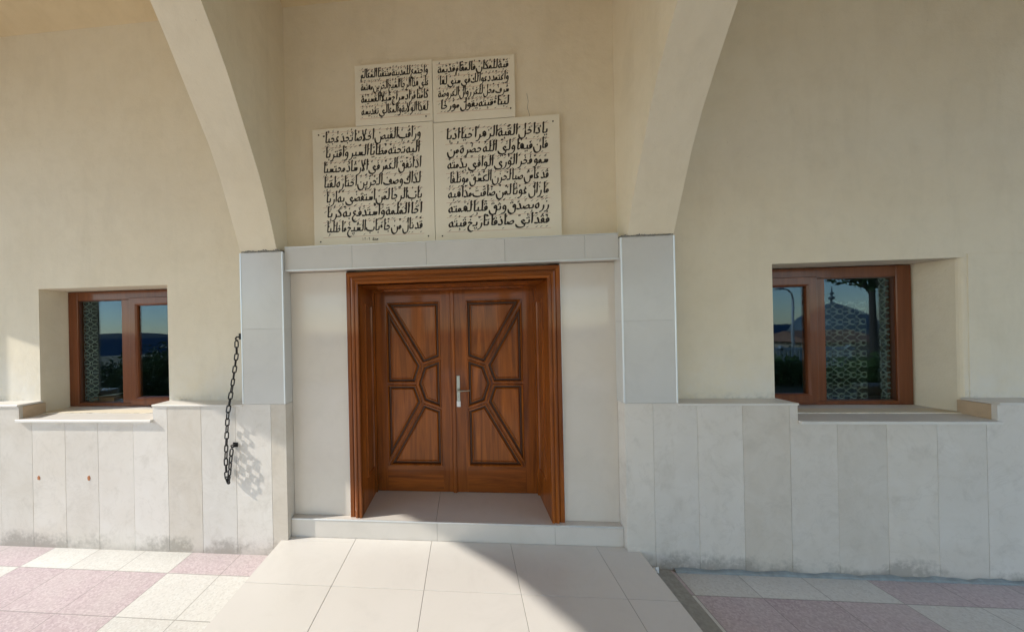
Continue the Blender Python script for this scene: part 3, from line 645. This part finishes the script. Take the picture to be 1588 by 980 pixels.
# ------------------------------------------------------------------ inscribed plaques
# a small pen-drawn alphabet: skeleton strokes (x runs left from 0, alef is 1 high) inked with a slanted nib
def _bowl(x, y=.06, w=.72): return [(x, y + .22), (x + .02, y - .05), (x - .08, y - .32), (x - .36 * w / .72, y - .45), (x - .62 * w / .72, y - .34), (x - w - .02, y - .02), (x - w + .02, y + .12)]
G = {   # letter family: ((strokes that join on to the left, width), (strokes of an ending letter, width))
 'tooth': (([[(0, .40), (-.02, .16), (-.07, .06), (-.30, .05)]], .30), ([[(0, .36), (-.02, .12), (-.16, .0), (-.5, -.02), (-.86, .05), (-.98, .20), (-.95, .34)]], 1.02)),
 'noon': (None, ([_bowl(0)], .80)),
 'ya': (None, ([[(-.02, .22), (-.16, .36), (-.32, .26), (-.22, .08), (-.04, -.06), (-.12, -.26), (-.45, -.34), (-.78, -.24), (-.92, .02)]], .98)),
 'alef': (None, ([[(.07, .90), (.0, 1.02), (.015, .6), (.0, .25), (-.03, .0)]], .22)),
 'dal': (None, ([[(-.16, .56), (-.06, .36), (-.02, .16), (-.10, .03), (-.30, .02), (-.44, .08)]], .50)),
 'ra': (None, ([[(0, .30), (.0, .08), (-.08, -.14), (-.24, -.30), (-.46, -.36)]], .42)),
 'waw': (None, ([[(-.04, .16), (-.20, .10), (-.27, .24), (-.16, .40), (-.02, .30), (0, .08), (-.08, -.16), (-.26, -.32), (-.50, -.36)]], .48)),
 'ha': (([[(-.02, .10), (-.06, .40), (-.24, .52), (-.30, .30), (-.16, .08), (-.04, .14), (-.20, .30), (-.36, .12), (-.52, .05)]], .52), ([[(-.10, .54), (-.02, .30), (-.08, .06), (-.24, .03), (-.34, .18), (-.26, .36), (-.08, .44)]], .42)),
 'hah': (([[(-.42, .30), (-.34, .40), (-.20, .36), (-.02, .30)], [(-.02, .30), (-.16, .12), (-.34, .05), (-.58, .05)]], .58), ([[(-.46, .28), (-.38, .38), (-.22, .34), (-.02, .29)], [(-.02, .29), (-.28, .14), (-.44, -.10), (-.40, -.36), (-.16, -.52), (.10, -.44)]], .54)),
 'seen': (([[(0, .36), (-.02, .12), (-.10, .08), (-.15, .30), (-.17, .10), (-.26, .08), (-.31, .32), (-.33, .10), (-.40, .05), (-.62, .05)]], .62), ([[(0, .36), (-.02, .12), (-.10, .08), (-.15, .30), (-.17, .10), (-.26, .08), (-.31, .34)], _bowl(-.31)], 1.14)),
 'sad': (([[(-.50, .08), (-.24, .28), (-.06, .34), (.0, .20), (-.12, .06), (-.40, .04), (-.52, .10), (-.55, .26), (-.58, .08), (-.72, .05)]], .72), ([[(-.50, .08), (-.24, .28), (-.06, .34), (.0, .20), (-.12, .06), (-.40, .04), (-.52, .12), (-.54, .28)], _bowl(-.54)], 1.36)),
 'tah': (([[(-.50, .08), (-.24, .28), (-.06, .34), (.0, .20), (-.12, .06), (-.44, .04), (-.66, .05)], [(-.36, .96), (-.40, .5), (-.44, .08)]], .66), ([[(-.50, .08), (-.24, .28), (-.06, .34), (.0, .20), (-.12, .06), (-.44, .04), (-.66, .05)], [(-.36, .96), (-.40, .5), (-.44, .08)]], .68)),
 'ain': (([[(-.06, .44), (-.20, .50), (-.30, .36), (-.22, .18), (-.04, .10)], [(-.02, .12), (-.20, .05), (-.48, .05)]], .48), ([[(-.06, .42), (-.22, .48), (-.32, .34), (-.20, .20), (-.04, .16)], [(-.04, .17), (-.28, .06), (-.42, -.16), (-.34, -.42), (-.08, -.52), (.12, -.44)]], .52)),
 'fa': (([[(-.10, .14), (-.22, .26), (-.14, .42), (-.01, .34), (-.02, .14), (-.16, .05), (-.36, .05)]], .36), ([[(-.10, .16), (-.22, .26), (-.14, .42), (-.01, .34), (-.02, .14), (-.18, .0), (-.5, -.02), (-.86, .05), (-.98, .22)]], 1.04)),
 'qaf': (None, ([[(-.10, .18), (-.22, .28), (-.14, .44), (-.01, .36), (.0, .06), (-.08, -.26), (-.36, -.40), (-.64, -.28), (-.74, .06)]], .82)),
 'kaf': (([[(.06, 1.0), (-.20, .74), (-.34, .60)], [(-.34, .60), (-.10, .34), (-.03, .10), (-.18, .05), (-.44, .05)]], .44), ([[(.05, .92), (0, 1.0), (0, .4), (-.06, .04), (-.30, -.02), (-.62, .02), (-.72, .16)], [(-.26, .50), (-.36, .40), (-.24, .32), (-.36, .24)]], .78)),
 'lam': (([[(.06, .90), (0, 1.0), (.01, .5), (-.02, .12), (-.10, .05), (-.28, .05)]], .28), ([[(.06, .90), (0, 1.0), (.02, .4)], [(.02, .4), (.02, -.02), (-.08, -.28), (-.34, -.40), (-.58, -.28), (-.66, .06)]], .74)),
 'meem': (([[(0, .10), (-.08, .30), (-.22, .28), (-.22, .10), (-.08, .06), (-.36, .05)]], .36), ([[(0, .12), (-.08, .32), (-.24, .28), (-.22, .10), (-.06, .08), (-.20, .0), (-.27, -.20), (-.26, -.50)]], .36)),
 'lamalef': (None, ([[(.02, .94), (-.04, 1.0), (-.14, .6), (-.30, .14), (-.40, .03), (-.22, .0), (-.06, .05)], [(-.46, 1.02), (-.38, .6), (-.18, .22), (-.06, .05)]], .54)),
 'hamza': (None, ([[(-.06, .42), (-.18, .46), (-.22, .34), (-.06, .30), (-.26, .20)]], .30)),
}
FAM = {}
for fam, ls in dict(tooth='بتث', noon='', alef='اأإآ', dal='دذ', ra='رز', waw='وؤ', ha='هة', hah='حجخ', seen='سش', sad='صض', tah='طظ', ain='عغ', fa='ف', kaf='ك', lam='ل', meem='م', hamza='ء').items():
    for ch in ls: FAM[ch] = (fam, fam)
FAM['ن'] = ('tooth', 'noon'); FAM['ي'] = ('tooth', 'ya'); FAM['ى'] = ('tooth', 'ya'); FAM['ق'] = ('fa', 'qaf'); FAM['ئ'] = ('tooth', 'ya')
DOTS = dict(ب=(1, -1), ت=(2, 1), ث=(3, 1), ن=(1, 1), ي=(2, -1), ذ=(1, 1), ز=(1, 1), ة=(2, 1), ج=(1, -1), خ=(1, 1), ش=(3, 1), ض=(1, 1), ظ=(1, 1), غ=(1, 1), ف=(1, 1), ق=(2, 1))
RIGHT = set('اأإآدذرزوؤةىء')
def spline(p, n=5):
    if len(p) < 3: return p
    q = [p[0], *p, p[-1]]; out = []
    for i in range(1, len(q) - 2):
        for k in range(n):
            t = k / n; out.append(tuple(.5 * (2 * q[i][c] + (q[i + 1][c] - q[i - 1][c]) * t + (2 * q[i - 1][c] - 5 * q[i][c] + 4 * q[i + 1][c] - q[i + 2][c]) * t * t + (3 * q[i][c] - q[i - 1][c] - 3 * q[i + 1][c] + q[i + 2][c]) * t ** 3) for c in (0, 1)))
    return out + [p[-1]]
def calli(s, nib=.125, ang=R(62)):
    """Line of writing as flat quads; x runs from 0 leftwards, returned as verts, faces and letter spots."""
    V, Fc, spots = [], [], []
    def ink_(p, w=nib):
        p = spline(p); n = len(p); o = len(V)
        for i, (x, y) in enumerate(p):
            a, b_ = p[max(0, i - 1)], p[min(n - 1, i + 1)]; d = math.atan2(b_[1] - a[1], b_[0] - a[0])
            h = .5 * w * (.46 + .60 * abs(math.sin(d - ang + math.pi / 2 * 0 + R(28)))); e = min(1, .45 + i / 3, .30 + (n - 1 - i) / 4) if n > 4 else (1, .75)[min(i, 1)]; h *= e
            V.append((x - math.sin(d) * h, y + math.cos(d) * h)); V.append((x + math.sin(d) * h, y - math.cos(d) * h))
        for i in range(n - 1): Fc.append((o + 2 * i, o + 2 * i + 1, o + 2 * i + 3, o + 2 * i + 2))
    def dot(x, y, r=.088):
        o = len(V); V.extend([(x - r, y - r * .3), (x + r * .2, y - r), (x + r, y + r * .3), (x - r * .2, y + r)]); Fc.append((o, o + 1, o + 2, o + 3))
    X = 0; prev = False; i = 0; lift = 0
    while i < len(s):
        ch = s[i]
        if ch == ' ': X -= .10; prev = False; i += 1; continue
        step = 1; key = FAM[ch]
        if ch == 'ل' and i + 1 < len(s) and s[i + 1] in 'اأإآ': key = ('lamalef', 'lamalef'); step = 2
        last = s[i + step - 1]; nxt = s[i + step] if i + step < len(s) else ' '
        jn = last not in RIGHT and nxt in FAM and nxt != 'ء'; jp = prev and ch != 'ء'
        st_, wd = (G[key[0]][0] if jn else G[key[1]][1]) or G[key[1]][1]
        if jp:
            gap = .12 if key[0] not in ('alef', 'lamalef') else .10
            ink_([(X + .05, .05), (X - gap * .5, .045), (X - gap - .02, .07)]); X -= gap
        for q in st_: ink_([(X + x, y) for x, y in q])
        cx = X - wd * (.42 if wd < .7 else .5)
        if last == 'ة' or ch in ('ن', 'ق') and not jn: cx = X - wd * .45
        if ch in DOTS and step == 1:
            n, sg = DOTS[ch]; tall = .52 if ch in 'بتثني' else .62
            if ch == 'ن' and not jn: tall = .34
            y = tall if sg > 0 else (-.20 if (jn or ch == 'ب') else -.52)
            if ch == 'ج': cx = X - .22; y = -.14
            if n == 1: dot(cx, y)
            else:
                dot(cx - .10, y); dot(cx + .10, y + .03)
                if n == 3: dot(cx, y + .13)
        if last in 'أإآؤ': ink_([(cx + .06, 1.14), (cx - .03, 1.18), (cx - .04, 1.08), (cx + .05, 1.06)], .07)
        spots.append((cx, key[0] in ('alef', 'lam', 'lamalef', 'tah') or ch == 'ك'))
        X -= wd; prev = jn; i += step
        if not jn: X -= .05
    return V, Fc, spots, ink_
def plaque(x0, x1, z0, z1, tx0, tx1, tz0, tz1, lines, label, screws, bold, extra=None, seed=1):
    rr = random.Random(seed); yf = .118
    root = empty('inscription_plaque', ((x0 + x1) / 2, W, z0)); tag(root, label, 'plaque', 'white marble plaques over the door')
    off = Vector(root.location)
    sl_ = MB(); sl_.box(x0 + .0012, x1 - .0012, yf, W - .001, z0 + .001, z1 - .001, bev=.002)
    pitch_ = (tz1 - tz0) / len(lines)
    for i in range(len(lines) + 1):
        z = tz1 - i * pitch_ + .002
        sl_.box(tx0 - .01, tx1 + .01, yf - .0006, yf - .0001, z - .0016, z + .0016, 1)
    ink = MB(); outs = []
    def line_out(nm):
        outs.append((MB(), nm)); outs[-1][0].v, outs[-1][0].f, outs[-1][0].mi = ink.v[:], ink.f[:], ink.mi[:]; ink.v.clear(); ink.f.clear(); ink.mi.clear()
    def write(s, ax0, ax1, base, unit, nib, marks=True):
        v, f, spots, pen = calli(s, nib)
        if marks:                                                # vowel marks round the letters
            for cx, tall in spots:
                for rep in range(1 + (rr.random() < .85)):
                    y = rr.uniform(.70, 1.08) if not tall else rr.uniform(.5, .8); x = cx + (rr.uniform(-.06, .06) if not tall else rr.choice((-.22, .22))); k_ = rr.random()
                    if k_ < .55: pen([(x - .12, y - .07), (x + .12, y + .07)], nib * .52)
                    elif k_ < .75: pen([(x + .08, y + .04), (x, y + .09), (x - .03, y), (x + .05, y - .03)], nib * .5)
                    elif k_ < .9: pen([(x + .10, y + .07), (x + .04, y - .04), (x - .01, y + .06), (x - .06, y - .05), (x - .12, y + .08)], nib * .5)
                    else: pen([(x - .10, y - .10), (x + .10, y + .02)], nib * .5); pen([(x - .10, y + .02), (x + .10, y + .14)], nib * .5)
                if rr.random() < .45: x = cx + rr.uniform(-.08, .08); pen([(x - .10, -.38), (x + .10, -.27)], nib * .55)
        mx, Mx = min(q[0] for q in v), max(q[0] for q in v); sx = (ax1 - ax0) / (Mx - mx)
        ys_ = {}
        for n_, q in enumerate(f):
            for e in q: ys_.setdefault(e, n_)
        ink.add([(ax0 + (q[0] - mx) * sx + .05 * unit * q[1], yf - .0012 - .00012 * (ys_.get(n_, 0) % 6), base + q[1] * unit) for n_, q in enumerate(v)], f)
    for i, s in enumerate(lines):
        write(s, tx0, tx1, tz1 - (i + 1) * pitch_ + pitch_ * .36, pitch_ * .70, bold); line_out('verse_line')
    if extra:
        write(extra[0], extra[1], extra[2], extra[3], extra[4], .15, False)
        for n_, dg in enumerate(extra[5]):                        # the digits of the date
            x, z, u = extra[6] + n_ * .0165, extra[3], extra[4]
            v, f, spots, pen = calli('', .15)
            pen([(a * .9, b_) for a, b_ in {'1': [(-.05, .75), (.0, .4), (.03, 0)], '3': [(.22, .72), (.16, .56), (.08, .70), (.0, .55), (-.1, .74), (.0, .4), (.06, 0)], '0': [(.0, .35), (.07, .28), (.0, .22), (-.06, .29)], '9': [(.1, .5), (-.08, .45), (-.08, .68), (.1, .7), (.1, .4), (.12, 0)]}[dg]], .15)
            ink.add([(x + q[0] * u * .55, yf - .0013, z + q[1] * u) for q in v], f)
        line_out('date')
    for bd, nm, mt in [(sl_, 'slab', [WHITE, RULE])] + [(q, nm, INK) for q, nm in outs]:
        bd.v = [(a - off.x, b_ - off.y, c_ - off.z) for a, b_, c_ in bd.v]; bd.build(nm, mt, root, merge=False)
    for x, z, dark in screws:
        m = MB(); m.tube([(0, 0, 0), (0, -.003, 0)], .0055 if dark else .010, 14)
        q = m.build('screw', INK if dark else WHITE, root); q.location = (x - off.x, yf - off.y - .0003, z - off.z)
plaque(-1.168, -.2095, 2.345, 3.283, -1.083, -.306, 2.425, 3.245,
       ['وراقب الفيض اخلاصا تجد عجبا', 'اليه تحته مطايا السير واقتربا', 'اذ انفق العمر في الارشاد محتسبا', 'لذاك وصف الحزين اختاره لقبا', 'باب الرجا لمن استقضى به اربا', 'اخا الملمة واستدفع به كربا', 'قد نال من جاء باب الشيخ ما طلبا'],
       'large marble plaque with a date below its seven Arabic lines, lower left of four', [(-1.115, 3.235, 1), (-1.115, 2.395, 1), (-.262, 2.405, 1), (-.262, 3.235, 0)], .182, ('سنة', -.70, -.655, 2.392, .030, '1309', -.775), 11)
plaque(-.2085, .735, 2.345, 3.268, -.108, .645, 2.425, 3.205,
       ['يا داخل القبة الزهرا حيا ادبا', 'فان فيها ولي الله حضرة من', 'سمو فخر الورى الوافي بذمته', 'قد عاش صبا لحزن العشق مؤتلفا', 'ما زال غوثا لمن ضاقت مذاهبه', 'زره بصدق وثق قلبا لهمته', 'فقد اتى صادقا تاريخ قبته'],
       'large white marble plaque of seven Arabic lines without a date, lower right of four', [(.685, 3.215, 1), (-.155, 2.40, 1), (-.150, 3.20, 0), (.675, 2.43, 0)], .182, None, 23)
plaque(-.817, -.2075, 3.286, 3.757, -.768, -.240, 3.335, 3.715,
       ['واجتمع للمدينة منتقبا المعالم', 'على هذا الرجا الشيخ الحزين مهتمة', 'كامنا فزاد سراج شيلا القسيمة', 'لهذا الولاية والمعالي تفديسه'],
       'small white marble plaque of four crowded Arabic lines, upper left of four', [(-.262, 3.322, 1), (-.27, 3.725, 0)], .20, None, 31)
plaque(-.2065, .4145, 3.272, 3.742, -.167, .368, 3.335, 3.705,
       ['قبة للمكان فالمقام قديمة', 'واعتمد دعوا لك في سنى لها', 'شرف محل للعز زوال العروضة', 'لبناء قبته يقول مؤرخا'],
       'small white marble plaque of four Arabic lines, upper right of four', [(.378, 3.335, 1), (.37, 3.715, 0)], .20, None, 47)

# ------------------------------------------------------------------ seen through the window panes
def curtain(x0, x1, z0, z1, y, label):
    m = MB(); nx = max(6, int((x1 - x0) / .012)); vs = []
    for i in range(nx + 1):
        x = x0 + (x1 - x0) * i / nx; yy = y + .008 * math.sin(x * 75) + .004 * math.sin(x * 31)
        vs += [(x, yy, z0), (x, yy, z1)]
    m.add(vs, [(2 * i, 2 * i + 2, 2 * i + 3, 2 * i + 1) for i in range(nx)]); o_ = m.build('lace_curtain', LACE, smooth=True)
    return tag(o_, label, 'curtain', 'lace curtains behind the window panes')
curtain(-3.575, -3.425, 1.06, 2.06, YWN + .055, 'narrow pale lace curtain at the left edge of the left window')
curtain(2.735, 3.10, 1.06, 1.84, YWN + .058, 'wide lace curtain behind the middle of the right window')
curtain(3.165, 3.27, 1.06, 2.06, YWN + .05, 'narrow lace curtain strip at the right edge of the right window')
m = MB(); m.box(-3.60, -3.34, .47, .60, 1.036, 1.105, bev=.003); q = m.build('card_box', CARD); tag(q, 'flat orange brown box behind the glass of the left window', 'box')
m = MB(); m.add([(-3.57, .50, 1.112), (-3.33, .48, 1.135), (-3.31, .60, 1.140), (-3.52, .62, 1.108), (-3.57, .50, 1.108), (-3.33, .48, 1.131), (-3.31, .60, 1.136), (-3.52, .62, 1.104)], [(0, 1, 2, 3), (7, 6, 5, 4), (0, 4, 5, 1), (1, 5, 6, 2), (2, 6, 7, 3), (3, 7, 4, 0)])
q = m.build('paper_sheet', PAPER); tag(q, 'white folded paper lying on the orange brown box', 'paper')
m = MB(); m.box(-3.31, -3.20, .47, .55, 1.036, 1.062, bev=.006); q = m.build('plastic_case', BLUE); tag(q, 'small blue plastic case on the left window ledge inside', 'case')
m = MB(); m.add([(1.235, -.035, .006), (1.275, -.05, .012), (1.295, -.012, .03), (1.25, -.008, .02), (1.262, -.03, .034)], [(0, 1, 4), (1, 2, 4), (2, 3, 4), (3, 0, 4), (3, 2, 1, 0)])
q = m.build('stone_chip', PAPER); tag(q, 'small white chip lying in the corner of path and right wall', 'chip')

# ------------------------------------------------------------------ what stands out in front (it shows in the window panes)
def tree(x, y, z0, crown_z, rad, hgt, leaf, label, seed, nleaf=5200, ls=.13, group='trees in front of the shrine', bare=.35):
    rr = random.Random(seed); z0 = gh(x, y) - .1; root = empty('tree', (x, y, z0)); tag(root, label, 'tree', group)
    t = MB(); H = crown_z - z0
    tr = [(0, 0, 0), (.05, .03, H * .3), (-.03, .06, H * .6), (.06, 0, H)]
    t.tube(tr, [.16, .13, .11, .07], 10)
    lobes = []
    for i in range(11):
        a = rr.uniform(0, 2 * math.pi); q = rad * rr.uniform(.15, .72); lobes.append((Vector((math.cos(a) * q, math.sin(a) * q, H + hgt * rr.uniform(-.34, .36))), rad * rr.uniform(.28, .5)))
    for c_, s in lobes:
        st_ = Vector((0, 0, H * rr.uniform(bare, .8))); t.tube([st_, st_.lerp(c_, .5) + Vector((0, 0, .1)), c_], [.06, .04, .015], 6)
    t.build('trunk', BARK, root, smooth=True)
    cr = MB()
    for i in range(nleaf):
        c_, s = lobes[rr.randrange(len(lobes))]
        d = Vector((rr.gauss(0, 1), rr.gauss(0, 1), rr.gauss(0, 1))).normalized() * s * rr.uniform(.35, 1.08); pz = c_ + d
        a = Vector((rr.gauss(0, 1), rr.gauss(0, 1), rr.gauss(0, .6))).normalized(); b_ = a.cross(Vector((rr.gauss(0, 1), rr.gauss(0, 1), rr.gauss(0, 1)))).normalized()
        k_ = ls * rr.uniform(.6, 1.2)
        cr.add([pz - a * k_, pz + b_ * k_ * .45, pz + a * k_, pz - b_ * k_ * .45], [(0, 1, 2, 3)])
    cr.build('crown', leaf, root, merge=False); return root
tree(-9.75, -6.3, 0, .3, 1.15, 1.5, LEAF1, 'broad rounded green shrub, nearest one reflected in the left window', 1, 9000, .045)
tree(-11.4, -6.6, 0, .3, .85, 1.3, LEAF2, 'small dark shrub reflected left of the broad green shrub', 2, 6000, .045)
tree(-8.5, -6.9, 0, .25, 1.0, 1.5, LEAF2, 'dark shrub reflected at the right edge of the left window', 3, 7000, .045)
tree(-21.0, -18.0, 0, -.9, 3.0, 3.4, LEAF2, 'dark tree on the slope behind the shrubs in the left window reflection', 4, 8000)
tree(-9.4, -5.2, 0, .0, 1.3, .7, LEAF2, 'low dark spreading shrub in front of the others by the left window', 5, 8000, .045)
tree(17.9, -12.6, 0, 4.2, 2.0, 2.0, LEAF2, 'tall dark tree with a bare trunk reflected in the right window', 6, bare=.75)
tree(22.5, -20.5, 0, -1.4, 2.3, 2.4, LEAF1, 'low leafy tree below the dome reflected in the right window', 7)

D = empty('domed_building', (33.9, -29.5, -4)); tag(D, 'domed building with a finial reflected in the right window', 'building')
def dpart(mb, nm, mt, par=D, **k):
    if par is D: mb.v = [(a - 33.9, b_ + 29.5, c_ + 4) for a, b_, c_ in mb.v]
    return mb.build(nm, mt, par, **k)
m = MB(); m.lathe([(3.1, -4), (3.1, .35), (3.3, .4), (3.3, .55), (2.9, .6)], 33.9, -29.5, 24); dpart(m, 'drum', TANWALL)
m = MB(); m.lathe([(2.9, .6), (2.85, 1.0), (2.6, 1.6), (2.1, 2.2), (1.4, 2.75), (.7, 3.15), (.2, 3.4), (.05, 3.55)], 33.9, -29.5, 32); dpart(m, 'dome', DOMEM, smooth=True)
m = MB(); m.lathe([(.05, 3.5), (.07, 3.7), (.24, 3.87), (.07, 4.05), (.06, 4.15), (.18, 4.28), (.06, 4.42), (.03, 4.9), (.001, 5.0)], 33.9, -29.5, 16); dpart(m, 'finial', DOMEM, smooth=True)
Hh = empty('tiled_house', (26, -23, -4)); tag(Hh, 'low tan house with a red tiled roof beside the domed building', 'house')
m = MB(); m.box(-2.4, 2.4, -2, 2, 0, 4.3); m.build('wall', TANWALL, Hh)
m = MB(); m.add([(-2.7, -2.3, 4.3), (2.7, -2.3, 4.3), (2.7, 2.3, 4.3), (-2.7, 2.3, 4.3), (-2.2, 0, 5.1), (2.2, 0, 5.1)], [(0, 1, 5, 4), (1, 2, 5), (2, 3, 4, 5), (3, 0, 4), (3, 2, 1, 0)]); m.build('roof', ROOFT, Hh)
Fe = empty('white_fence', (10.6, -8.6, 0)); tag(Fe, 'white slatted fence reflected at the foot of the right window', 'fence')
m = MB(); m.box(-2.2, 2.2, -.02, .02, .75, .83); m.box(-2.2, 2.2, -.02, .02, .12, .2); m.build('rail', FENCEM, Fe, merge=False)
for i in range(5): m = MB(); m.box(-2.2 + i * 1.05, -2.12 + i * 1.05, -.06, .02, 0, .92, bev=.005); m.build('post', FENCEM, Fe)
m = MB()
for i in range(36): m.box(-2.12 + i * .12, -2.05 + i * .12, -.045, -.022, .05, .86)
m.build('slat', FENCEM, Fe, merge=False)
hb = MB(); rr = random.Random(9)
for i in range(9000):
    x = 9.6 + rr.uniform(-2.3, 3.4); y = -6.9 + rr.gauss(0, .35); z = rr.uniform(-.1, .5 + .22 * math.sin(x * 2.3) + .1 * math.sin(x * 7)); pz = Vector((x, y, z))
    a = Vector((rr.gauss(0, 1), rr.gauss(0, 1), rr.gauss(0, 1))).normalized(); b_ = a.cross(Vector((rr.gauss(0, 1), rr.gauss(0, 1), rr.gauss(0, 1)))).normalized(); k_ = .06 * rr.uniform(.6, 1.2)
    hb.add([pz - a * k_, pz + b_ * k_ * .5, pz + a * k_, pz - b_ * k_ * .5], [(0, 1, 2, 3)])
q = hb.build('hedge', LEAF1, merge=False); tag(q, 'leafy green hedge behind the white fence in the right window reflection', 'hedge')
Lp = empty('street_lamp', (14.1, -12.0, -.3)); tag(Lp, 'slim grey lamp post reflected in the narrow right window sash', 'street lamp')
m = MB(); m.tube([(0, 0, 0), (0, 0, 1.5), (0, 0, 3.0)], [.06, .05, .04], 12); m.build('pole', POLE, Lp, smooth=True)
m = MB(); m.tube([(0, 0, 3.0), (-.06, .02, 3.25), (-.25, .05, 3.4), (-.5, .1, 3.45)], .03, 10); m.build('arm', POLE, Lp, smooth=True)
m = MB(); m.box(-.78, -.48, .02, .2, 3.41, 3.49, bev=.02); m.build('lamp_head', POLE, Lp)
